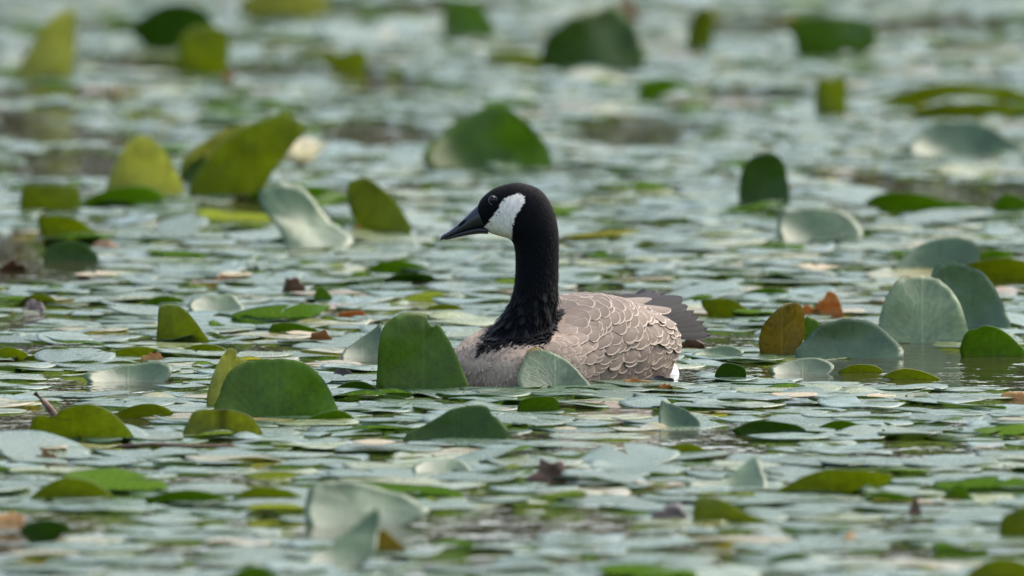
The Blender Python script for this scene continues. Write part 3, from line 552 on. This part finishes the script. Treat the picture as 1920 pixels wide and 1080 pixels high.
for i, (px, py, hw) in enumerate(YEL):
    g, m = ground(px, py); me = POOLM[i].copy(); me.materials[0] = M['ypad']
    o = bpy.data.objects.new('yellowed_pad', me); COL.objects.link(o)
    o.matrix_world = Matrix.Translation((g.x, g.y, .016)) @ Matrix.Rotation(R(2), 4, 'X') @ Matrix.Rotation(i * 1.3, 4, 'Z') @ Matrix.Scale(hw * m * .75, 4)
    tag(o, 'yellowed withering lily pad lying flat among green ones', 'lily pad', 'yellowed flat pads')

# ================================================================ the goose
exec_goose = True
GM = 1 / 1150.0
def body_loft(st, seg=40, ex=2.3):
    """st: (f, halfwidth, ztop, zbot) from tail to breast"""
    V, F = [], []; n = len(st)
    for f, wd, zt, zb in st:
        zc, hh = (zt + zb) / 2, (zt - zb) / 2
        for k in range(seg):
            a = k * math.tau / seg; ca, sa = math.cos(a), math.sin(a)
            l = wd * math.copysign(abs(sa) ** (2 / ex), sa); z = zc + hh * math.copysign(abs(ca) ** (2 / ex), ca)
            V.append(tuple(GO_C + FWD * f + LAT * l + Vector((0, 0, z))))
    for i in range(n - 1):
        for k in range(seg): a = i * seg + k; b = i * seg + (k + 1) % seg; F.append((a, a + seg, b + seg, b))
    F += [tuple(range(seg)), tuple(reversed(range((n - 1) * seg, n * seg)))]
    return V, F
ST = [(-.262, .012, .086, .070), (-.25, .036, .094, .050), (-.228, .066, .103, .025), (-.195, .094, .113, .000), (-.14, .116, .127, -.04), (-.07, .128, .134, -.06),
      (0, .130, .123, -.07), (.07, .126, .103, -.07), (.125, .117, .092, -.06), (.165, .102, .077, -.05), (.195, .080, .062, -.035), (.212, .050, .046, -.018), (.220, .02, .030, .005)]
ST = catmull([(f * .94 if f < 0 else f, *q) for f, *q in ST], 3, False)
NY = GO_C.y + (FWD * .115).y
_, wrow, _ = project((0, NY, 0))
def np_(px, py, dy=0): # a point of the neck's own upright plane
    return Vector(((px - 960) * GM, NY + dy, (wrow - py) * GM))
NECK = [((902,700),(1046,690),.062), ((902,668),(1040,655),.060), ((911,640),(1034,627),.054), ((931,605),(1041,592),.047), ((952,574),(1046,560),.042), ((963,540),(1047,525),.039), ((966,503),(1048,490),.0365), ((965,470),(1048,455),.0365),
        ((958,450),(1046,424),.037), ((936,443),(1036,388),.0365), ((918,437),(1013,355),.035), ((907,431),(972,342),.031), ((900,424),(933,350),.0265), ((895,416),(912,363),.021), ((892,408),(900,376),.015), ((892,400),(895,388),.007)]
NECK = catmull([(*a, *b, c) for a, b, c in NECK], 3, False)
V, F = body_loft(ST)
b0 = len(V); seg = 28
for ax, ay, bx, by, wd in NECK:
    A, B = np_(ax, ay), np_(bx, by); c = (A + B) / 2; h = (B - A) / 2
    for k in range(seg): a = k * math.tau / seg; V.append(tuple(c + h * math.cos(a) + Vector((0, wd * math.sin(a), 0))))
n = len(NECK)
for i in range(n - 1):
    for k in range(seg): a = b0 + i * seg + k; b = b0 + i * seg + (k + 1) % seg; F.append((a, b, b + seg, a + seg))
F += [tuple(reversed(range(b0, b0 + seg))), tuple(range(b0 + (n - 1) * seg, b0 + n * seg))]
raw = mesh_obj('body', V, F, [])
bm = bmesh.new(); bm.from_mesh(raw.data); bmesh.ops.recalc_face_normals(bm, faces=bm.faces); bm.to_mesh(raw.data); bm.free()
md = raw.modifiers.new('r', 'REMESH'); md.mode = 'VOXEL'; md.voxel_size = .0034; md.use_smooth_shade = True
md = raw.modifiers.new('s', 'SMOOTH'); md.factor = .5; md.iterations = 9
dg = bpy.context.evaluated_depsgraph_get(); dg.update()
bodyme = bpy.data.meshes.new_from_object(raw.evaluated_get(dg))
bpy.data.objects.remove(raw)
goose = bpy.data.objects.new('goose', None); COL.objects.link(goose); goose.location = GO_C
tag(goose, 'Canada goose with black neck and white cheek swimming among the lily pads', 'goose')
def child(name, me_or, parent=goose):
    o = bpy.data.objects.new(name, me_or) if not isinstance(me_or, bpy.types.Object) else me_or
    if o.name not in COL.objects: COL.objects.link(o)
    o.parent = parent; o.matrix_parent_inverse = parent.matrix_world.inverted() if parent is not goose else Matrix.Translation(-GO_C)
    return o

CHEEK = catmull([(978,364),(960,364),(945,373),(930,395),(908,427),(905,436),(933,448),(957,453),(960,427),(968,400),(983,377)], 3)
def in_poly(x, y, P):
    c = False; j = len(P) - 1
    for i in range(len(P)):
        if (P[i][1] > y) != (P[j][1] > y) and x < (P[j][0] - P[i][0]) * (y - P[i][1]) / (P[j][1] - P[i][1]) + P[i][0]: c = not c
        j = i
    return c
def plumage(p):
    """colour of the plumage at a point on the goose"""
    q = p - GO_C; f, l, z = q.dot(FWD), q.dot(LAT), p.z
    hx, hz = p.x / GM + 960, wrow - z / GM
    nz = noise.noise(p * 130) * .5 + noise.noise(p * 300) * .3
    hxj, hzj = hx + nz * 2.2, hz + noise.noise(p * 150 + Vector((9, 0, 0))) * 2.2
    if hz < 480 and in_poly(hxj, hzj, CHEEK): return (.69, .62, .54)
    # black stocking: ends in an uneven line where the neck meets the breast
    edge = 648 + nz * 12 + 4 * math.sin(hx * .07) + max(0, 915 - hx) * .6
    r_ = .05 if hz < 545 else .05 + .028 * min(1, (hz - 545) / 90)
    neckd = abs(p.y - NY) < r_ * (1 + .12 * nz) and (hz < 597 or hx > 926 - (hz - 597) * .52 + nz * 5) and hx < 1058 - max(0, hz - 590) * .62 + nz * 8
    if neckd and hz < edge: return (.0028, .0030, .0040)
    if f < -.195 and z < .066 + nz * .01: return (.78, .77, .76)
    if f < -.17 and z < .025: return (.74, .72, .70)
    k = .85 + .3 * noise.noise(p * 40) + .25 * nz
    warm = min(1, max(0, (f - .02) / .14))
    base = Vector((.15, .115, .088)).lerp(Vector((.39, .292, .215)), warm)
    
    return tuple(base * k)
vs = [v.co.copy() for v in bodyme.vertices]
cols = [plumage(v) for v in vs]
ca = bodyme.color_attributes.new('plumage', 'FLOAT_COLOR', 'POINT')
ca.data.foreach_set('color', [x for c in cols for x in (*c, 1)])
bodyme.polygons.foreach_set('use_smooth', [True] * len(bodyme.polygons))
bvh = BVHTree.FromPolygons(vs, [tuple(p.vertices) for p in bodyme.polygons])

def down_mat(name):
    n = N(name); at = n('Attribute', attribute_name='plumage'); ob = n('TexCoord').outputs['Object']
    mp = n('Mapping', {'Vector': ob, 'Scale': (1, 1, .35)}).outputs[0]
    f = n.noise(mp, 260, 3, .6)
    col = n.mix(1.0, at.outputs['Color'], n.ramp(f, [(.25, (.72, .72, .72)), (.75, (1.2, 1.2, 1.2))]), 'MULTIPLY')
    p = n('BsdfPrincipled', {'Base Color': col, 'Roughness': .7, 'Specular IOR Level': .06,
         'Normal': n('Bump', {'Strength': .5, 'Distance': .0015, 'Height': f}).outputs[0]})
    return n.end(p.outputs[0])
M['down'] = down_mat('goose_down')
bodyme.materials.clear(); bodyme.materials.append(M['down'])
body = child('body', bodyme)

def feather_mat(name, mid, edge, ew=.16, shaft=(.2, .16, .12), dark=None, spec=.2):
    n = N(name); uv = n('UVMap').outputs[0]; sx = n('SeparateXYZ', {0: uv}); u, v = sx.outputs[0], sx.outputs[1]
    rnd = n('ObjectInfo').outputs['Random']
    # distance from the free rim: u in -1..1, v 0..1
    e = v
    ob = n('TexCoord').outputs['Object']
    barb = n.noise(n('Mapping', {'Vector': uv, 'Scale': (3, 55, 1)}).outputs[0], 1.0, 2)
    e = n.math('ADD', e, n.math('MULTIPLY', n.math('SUBTRACT', barb, .5), .03))
    k = n('MapRange', {0: e, 1: 1 - ew, 2: 1 - ew * .3}).outputs[0]
    c = n.mix(k, c4(mid), c4(edge))
    c = n.mix(n('MapRange', {0: e, 1: .45, 2: 1 - ew}).outputs[0], c, n.mix(k, c4(dark or mid), c4(edge)))
    sh = n.math('SUBTRACT', 1, n.math('MULTIPLY', n.math('ABSOLUTE', u), 18, clamp=True), clamp=True)
    c = n.mix(n.math('MULTIPLY', sh, .6), c, c4(shaft))
    val = n.math('ADD', .78, n.math('ADD', n.math('MULTIPLY', rnd, .3), n.math('MULTIPLY', barb, .25)))
    c = n.mix(1.0, c, n('CombineColor', {0: val, 1: val, 2: val}).outputs[0], 'MULTIPLY')
    p = n('BsdfPrincipled', {'Base Color': c, 'Roughness': .66, 'Specular IOR Level': spec,
        'Normal': n('Bump', {'Strength': .3, 'Distance': .0006, 'Height': barb}).outputs[0]})
    return n.end(p.outputs[0])
M['fe'] = feather_mat('contour_feather', (.118, .088, .066), (.31, .245, .188), .10, dark=(.094, .069, .051))
M['fs'] = feather_mat('breast_feather', (.145, .108, .082), (.29, .232, .182), .14)
M['ft'] = feather_mat('tail_feather', (.013, .012, .0125), (.055, .050, .047), .06, (.006, .006, .006), spec=.06)
M['fw'] = feather_mat('pale_feather', (.13, .10, .078), (.30, .25, .20), .07)
M['fk'] = feather_mat('neck_feather', (.0035, .0037, .0046), (.007, .0075, .0085), .1, (.005, .005, .006), spec=.12)
def feather_mesh(name, mat, curve=.07, arch=.012, blunt=.5, nl=9, nw=8):
    """unit feather: grows from the origin along -Y... +Y is the tip, Z its outer face"""
    V, F, UV = [], [], []
    for i in range(nl + 1):
        t = 1 - (1 - i / nl) ** 1.7
        wd = .5 * min(1, (.35 + 1.3 * t)) * math.sqrt(max(.0025, 1 - max(0, (t - blunt) / (1 - blunt)) ** 2.2))
        for k in range(nw + 1):
            s = -1 + 2 * k / nw
            V.append((wd * s, t * (1 - .05 * s * s), -curve * (s * wd) ** 2 * 4 + arch * t * (1 - t) * 2 )); q = math.hypot(s * wd / .5, max(0, (t - blunt) / (1 - blunt))) if t > blunt else abs(s) * (.4 + .6 * t / blunt); UV.append((s, max(q, .5 * t)))
    for i in range(nl):
        for k in range(nw): a = i * (nw + 1) + k; F.append((a, a + 1, a + nw + 2, a + nw + 1))
    o = mesh_obj(name, V, F, mat, uvs=UV, link=False); me = o.data; bpy.data.objects.remove(o); return me
FE = feather_mesh('feather', M['fe'], blunt=.48); FS = feather_mesh('feather', M['fs'], blunt=.48)
FW = feather_mesh('feather', M['fw']); FK = feather_mesh('neck_feather', M['fk'], blunt=.3, nl=4, nw=4)
FT = feather_mesh('tail_feather', M['ft'], curve=.025, arch=.02, blunt=.70, nl=8)
def frame(o, X, Y, Z, sx, sy, sz):
    m = Matrix((X * sx, Y * sy, Z * sz)).transposed().to_4x4(); m.translation = o; return m
NONE = []; ONE = [0]
def put_feather(name, me, pos, nrm, direc, length, width, lift=.12, sunk=.0, one=True):
    t = (direc - nrm * direc.dot(nrm)).normalized(); t = (t + nrm * lift).normalized()
    x = t.cross(nrm).normalized(); z = x.cross(t).normalized()
    mw = frame(pos - nrm * sunk - GO_C, x, t, z, width, length, length)
    if name == 'feather' and (not one or ONE[0] >= 300): NONE.append((me, mw)); return
    if name == 'feather': ONE[0] += 1
    o = bpy.data.objects.new(name, me); COL.objects.link(o); o.parent = goose; o.matrix_world = mw
    return o
def sect(f):
    for a, b in zip(ST, ST[1:]):
        if a[0] <= f <= b[0]:
            t = (f - a[0]) / (b[0] - a[0]); return [a[k] + (b[k] - a[k]) * t for k in range(4)]
    return ST[0] if f < ST[0][0] else ST[-1]
rf = random.Random(5); cnt = 0
row = 0; f = .150
while f > -.258:
    tt = min(1, max(0, (.15 - f) / .16))
    step = .0050 + .0030 * tt
    ln = .026 + .022 * tt; wdt = .022 + .046 * tt
    if f < -.18: ln *= .85; wdt *= .8; step *= .85
    _, wd, zt, zb = sect(f)
    zc, hh = (zt + zb) / 2, (zt - zb) / 2
    arc = wdt * .52 / max(.04, (wd + hh) / 2)
    a = -1.15 + (arc * .5 if row % 2 else 0)
    while a < 1.95:
        sa, caa = math.sin(a), math.cos(a)
        l = wd * math.copysign(abs(sa) ** (2 / 2.3), sa); z = zc + hh * math.copysign(abs(caa) ** (2 / 2.3), caa)
        fj = f + rf.uniform(-.004, .004)
        P = GO_C + FWD * fj + LAT * l + Vector((0, 0, z))
        loc, nrm, _, _ = bvh.find_nearest(P)
        a += arc * rf.uniform(.92, 1.08)
        if loc.z < .004 or a < -1.1: continue
        c = plumage(loc)
        if c[0] < .05 or c[0] > .5: continue
        q = loc - GO_C
        if q.dot(FWD) > .10 and abs(q.dot(LAT)) < .085: continue         # smooth breast
        d = -FWD + Vector((0, 0, -.25 - .45 * max(0, sa)) ) + LAT * .1 * sa + Vector((rf.gauss(0, .07), rf.gauss(0, .07), rf.gauss(0, .07)))
        me = FS if f > .075 else FE
        if me is FE and (f < -.225): me = FW
        put_feather('feather', me, loc, nrm, d, ln * rf.uniform(.85, 1.12), wdt * rf.uniform(.8, 1.15), lift=rf.uniform(.006, .020) + (.035 if f > -.03 else 0), one=(a > -.1 and loc.z > .02 and f < .10)); cnt += 1
    f -= step; row += 1
for me_ in (FE, FS, FW):                       # the small and far ones, too many to pick apart
    v_, f_, u_ = [], [], []
    uvl = [None] * len(me_.vertices)
    for lp in me_.loops: uvl[lp.vertex_index] = tuple(me_.uv_layers[0].data[lp.index].uv)
    for mm, mw in NONE:
        if mm is not me_: continue
        b = len(v_); v_ += [tuple(mw @ v.co) for v in me_.vertices]; f_ += [tuple(b + i for i in p.vertices) for p in me_.polygons]; u_ += uvl
    if v_: mesh_obj('small_feathers', v_, f_, me_.materials[0], goose, uvs=u_)['kind'] = 'stuff'
# tail fan and wing tips: root and tip in the goose's own axes (forward, side, up)
def gpt(f, l, z): return GO_C + FWD * f + LAT * l + Vector((0, 0, z))
def blade(name, me, root, tip, width, up):
    t = tip - root; L = t.length; t.normalize(); x = t.cross(up).normalized(); z = x.cross(t)
    o = bpy.data.objects.new(name, me); COL.objects.link(o); o.parent = goose
    o.matrix_world = frame(root - GO_C, x, t, z, width, L, L); return o
for i in range(11):
    s = i / 10 * 2 - 1
    blade('tail_feather', FT, gpt(-.205, .020 * s, .082 - .012 * s - .004 * abs(s)), gpt(-.350 + .026 * s * s, .070 * s, .106 - .036 * s - .008 * s * s), .030, Vector((0, 0, 1)) + LAT * (.25 + .25 * s) + FWD * .2)
for (r_, t_, wd) in (((-.16, .045, .112), (-.300, .026, .124), .036), ((-.15, .035, .116), (-.288, -.012, .128), .036), ((-.15, -.035, .116), (-.28, -.035, .124), .036), ((-.17, .052, .106), (-.285, .046, .112), .028)):
    blade('wing_tip_feather', FT, gpt(*r_), gpt(*t_), wd, Vector((0, 0, 1)) + LAT * .5)
for (r_, t_, wd) in (((-.13, .03, .126), (-.222, .022, .124), .034), ((-.14, .06, .118), (-.236, .052, .108), .034), ((-.13, -.03, .126), (-.222, -.03, .122), .034)):
    blade('tertial_feather', FE, gpt(*r_), gpt(*t_), wd, Vector((0, 0, 1)) + LAT * .4)
M['fu'] = feather_mat('white_feather', (.70, .69, .67), (.76, .75, .74), .1, (.6, .58, .55))
FU = feather_mesh('undertail_feather', M['fu'])
for k in range(7):
    s_ = k / 6
    blade('undertail_feather', FU, gpt(-.196 - .008 * s_, .075 - .05 * s_, .020 + .045 * s_), gpt(-.240 - .022 * s_, .066 - .05 * s_, .000 + .052 * s_), .030, LAT + FWD * -.6)
# fine loose plumage: thousands of slivers, one part
pv, pf, pc = [], [], []
polys = list(bodyme.polygons); rq = random.Random(9)
for _ in range(26000):
    po = polys[rq.randrange(len(polys))]; c = po.center; nrm = po.normal
    if c.z < .002: continue
    col = cols[po.vertices[0]]; q = c - GO_C; f_, l_ = q.dot(FWD), q.dot(LAT)
    black = col[0] < .02; white = col[0] > .5
    if not black and not white and not (f_ > .07): 
        if rq.random() < .85: continue
    hx = c.x / GM + 960; hz = wrow - c.z / GM
    if black or (white and f_ > 0):
        if hz < 445: d = Vector((1, 0, -.35 - max(0, (hx - 985) * .03)))
        else: d = Vector((-.12 if hz < 560 else -.35, 0, -1))
        L = .006 if hz < 440 else (.009 if hz < 540 else .0115); wd = .0016 if hz < 540 else .0030; lift = .14 if hz < 500 else .26
        if white: L = .004; lift = .05; wd = .0012
    else:
        d = -FWD + Vector((0, 0, -.4)); L = .010; wd = .0028; lift = .10
    t = d - nrm * d.dot(nrm)
    if t.length < .05: continue
    t = (t.normalized() + nrm * lift * rq.uniform(.4, 1.4) + Vector((rq.gauss(0, .12), rq.gauss(0, .12), rq.gauss(0, .12)))).normalized(); x = t.cross(nrm).normalized()
    L *= rq.uniform(.7, 1.3); p0 = c - nrm * .0008 - GO_C; b = len(pv)
    pv += [tuple(p0 - x * wd * .5), tuple(p0 + x * wd * .5), tuple(p0 + t * L * .6 + x * wd * .6), tuple(p0 + t * L), tuple(p0 + t * L * .6 - x * wd * .6)]
    pf.append((b, b + 1, b + 2, b + 3, b + 4)); k = rq.uniform(.8, 1.35); pc += [(col[0] * k, col[1] * k, col[2] * k, 1)] * 5
dn = mesh_obj('fine_plumage', pv, pf, M['down'], goose, smooth=False); dn['kind'] = 'stuff'
a_ = dn.data.color_attributes.new('plumage', 'FLOAT_COLOR', 'POINT'); a_.data.foreach_set('color', [x for c in pc for x in c])
# ruffled feathers at the foot of the neck
nk = 0
for _ in range(4000):
    if nk >= 90: break
    po = polys[rq.randrange(len(polys))]; c = po.center; hz = wrow - c.z / GM; hx = c.x / GM + 960
    if cols[po.vertices[0]][0] > .02 or hz < 545 or hz > 632 or hx < 922: continue
    put_feather('neck_feather', FK, c.copy(), po.normal.copy(), Vector((-.25, 0, -1)), rq.uniform(.016, .026), rq.uniform(.007, .011), lift=rq.uniform(.12, .4)); nk += 1

# head: bill, nostril, eye
M['bill'] = simple('bill_horn', (.012, .0125, .015), .34, .5, 90, c2=(.007, .007, .008), bump=.15, bd=.0006)
M['eye'] = simple('eye_dark', (.008, .006, .005), .10, .3, 60, bump=0)
M['lid'] = simple('eyelid', (.13, .13, .13), .6, .3, 400, c2=(.03, .03, .032))
M['slit'] = simple('nostril_dark', (.002, .002, .002), .7, .2, 60)
def loft(secs, seg=20, ex=2.0):
    V, F = [], []
    for ax, ay, bx, by, wd in secs:
        A, B = np_(ax, ay), np_(bx, by); c = (A + B) / 2; h = (B - A) / 2
        for k in range(seg):
            a = k * math.tau / seg; ca_, sa = math.cos(a), math.sin(a)
            V.append(tuple(c + h * math.copysign(abs(ca_) ** (2 / ex), ca_) + Vector((0, wd * math.copysign(abs(sa) ** (2 / ex), sa), 0)) - GO_C))
    n = len(secs)
    for i in range(n - 1):
        for k in range(seg): a = i * seg + k; b = i * seg + (k + 1) % seg; F.append((a, b, b + seg, a + seg))
    F += [tuple(reversed(range(seg))), tuple(range((n - 1) * seg, n * seg))]
    return V, F
up = catmull([(914,430,898,383,.0185), (903,429,892,388,.0175), (890,430,881,398,.0155), (875,434,867,412,.0135), (860,439,853,424,.0125), (845,444,840,434,.0120), (834,448,831,439,.0105), (828,451,827,443,.0065), (826,450,826,445,.002)], 3, False)
V, F = loft(up, 24, 2.2); bill = mesh_obj('bill', V, F, M['bill'], goose)
lo = catmull([(916,439,912,424,.0165), (900,438.5,898,424,.0158), (880,441,879,428,.0138), (860,445,859,434,.0122), (845,448.5,844,440,.0112), (836,450,836,443,.008), (833,450,833,447,.002)], 2, False)
V, F = loft(lo, 18); mesh_obj('lower_mandible', V, F, M['bill'], bill)
def blob(name, c, r3, mat, parent, rot=0, ns=14, nr=9):
    V, F = [], []
    for i in range(nr + 1):
        th = math.pi * i / nr
        for k in range(ns): a = k * math.tau / ns; V.append((r3[0] * math.sin(th) * math.cos(a), r3[1] * math.cos(th), r3[2] * math.sin(th) * math.sin(a)))
    for i in range(nr):
        for k in range(ns): a = i * ns + k; b = i * ns + (k + 1) % ns; F.append((a, b, b + ns, a + ns))
    o = mesh_obj(name, V, F, mat, parent); o.location = c; o.rotation_euler = (0, rot, 0); return o
def surf(px, py, side):
    o_ = np_(px, py, side * .2); h = bvh.ray_cast(o_, Vector((0, -side, 0)))
    return h[0] if h[0] else np_(px, py, side * .03)
for side in (-1, 1):
    s = surf(924, 374, side) - GO_C
    e = blob('eye', s + Vector((0, -side * .0024, 0)), (.0064, .0060, .0068), M['eye'], goose, ns=22, nr=16)
    rv, rfc = [], []
    for k in range(26):
        a = k * math.tau / 26
        for j in range(6):
            b = j * math.tau / 6; rr = .0070 + .0008 * math.cos(b)
            rv.append((rr * math.cos(a) * .95, side * (.0012 + .0009 * math.sin(b)), rr * math.sin(a) * 1.05))
    for k in range(26):
        for j in range(6): rfc.append((k * 6 + j, k * 6 + (j + 1) % 6, ((k + 1) % 26) * 6 + (j + 1) % 6, ((k + 1) % 26) * 6 + j))
    o = mesh_obj('eyelid_ring', rv, rfc, M['lid'], e); o.location = (0, side * .0026, 0)
    blob('nostril', np_(868, 417, side * .0115) - GO_C, (.0095, .0022, .0030), M['slit'], bill, rot=R(-38))
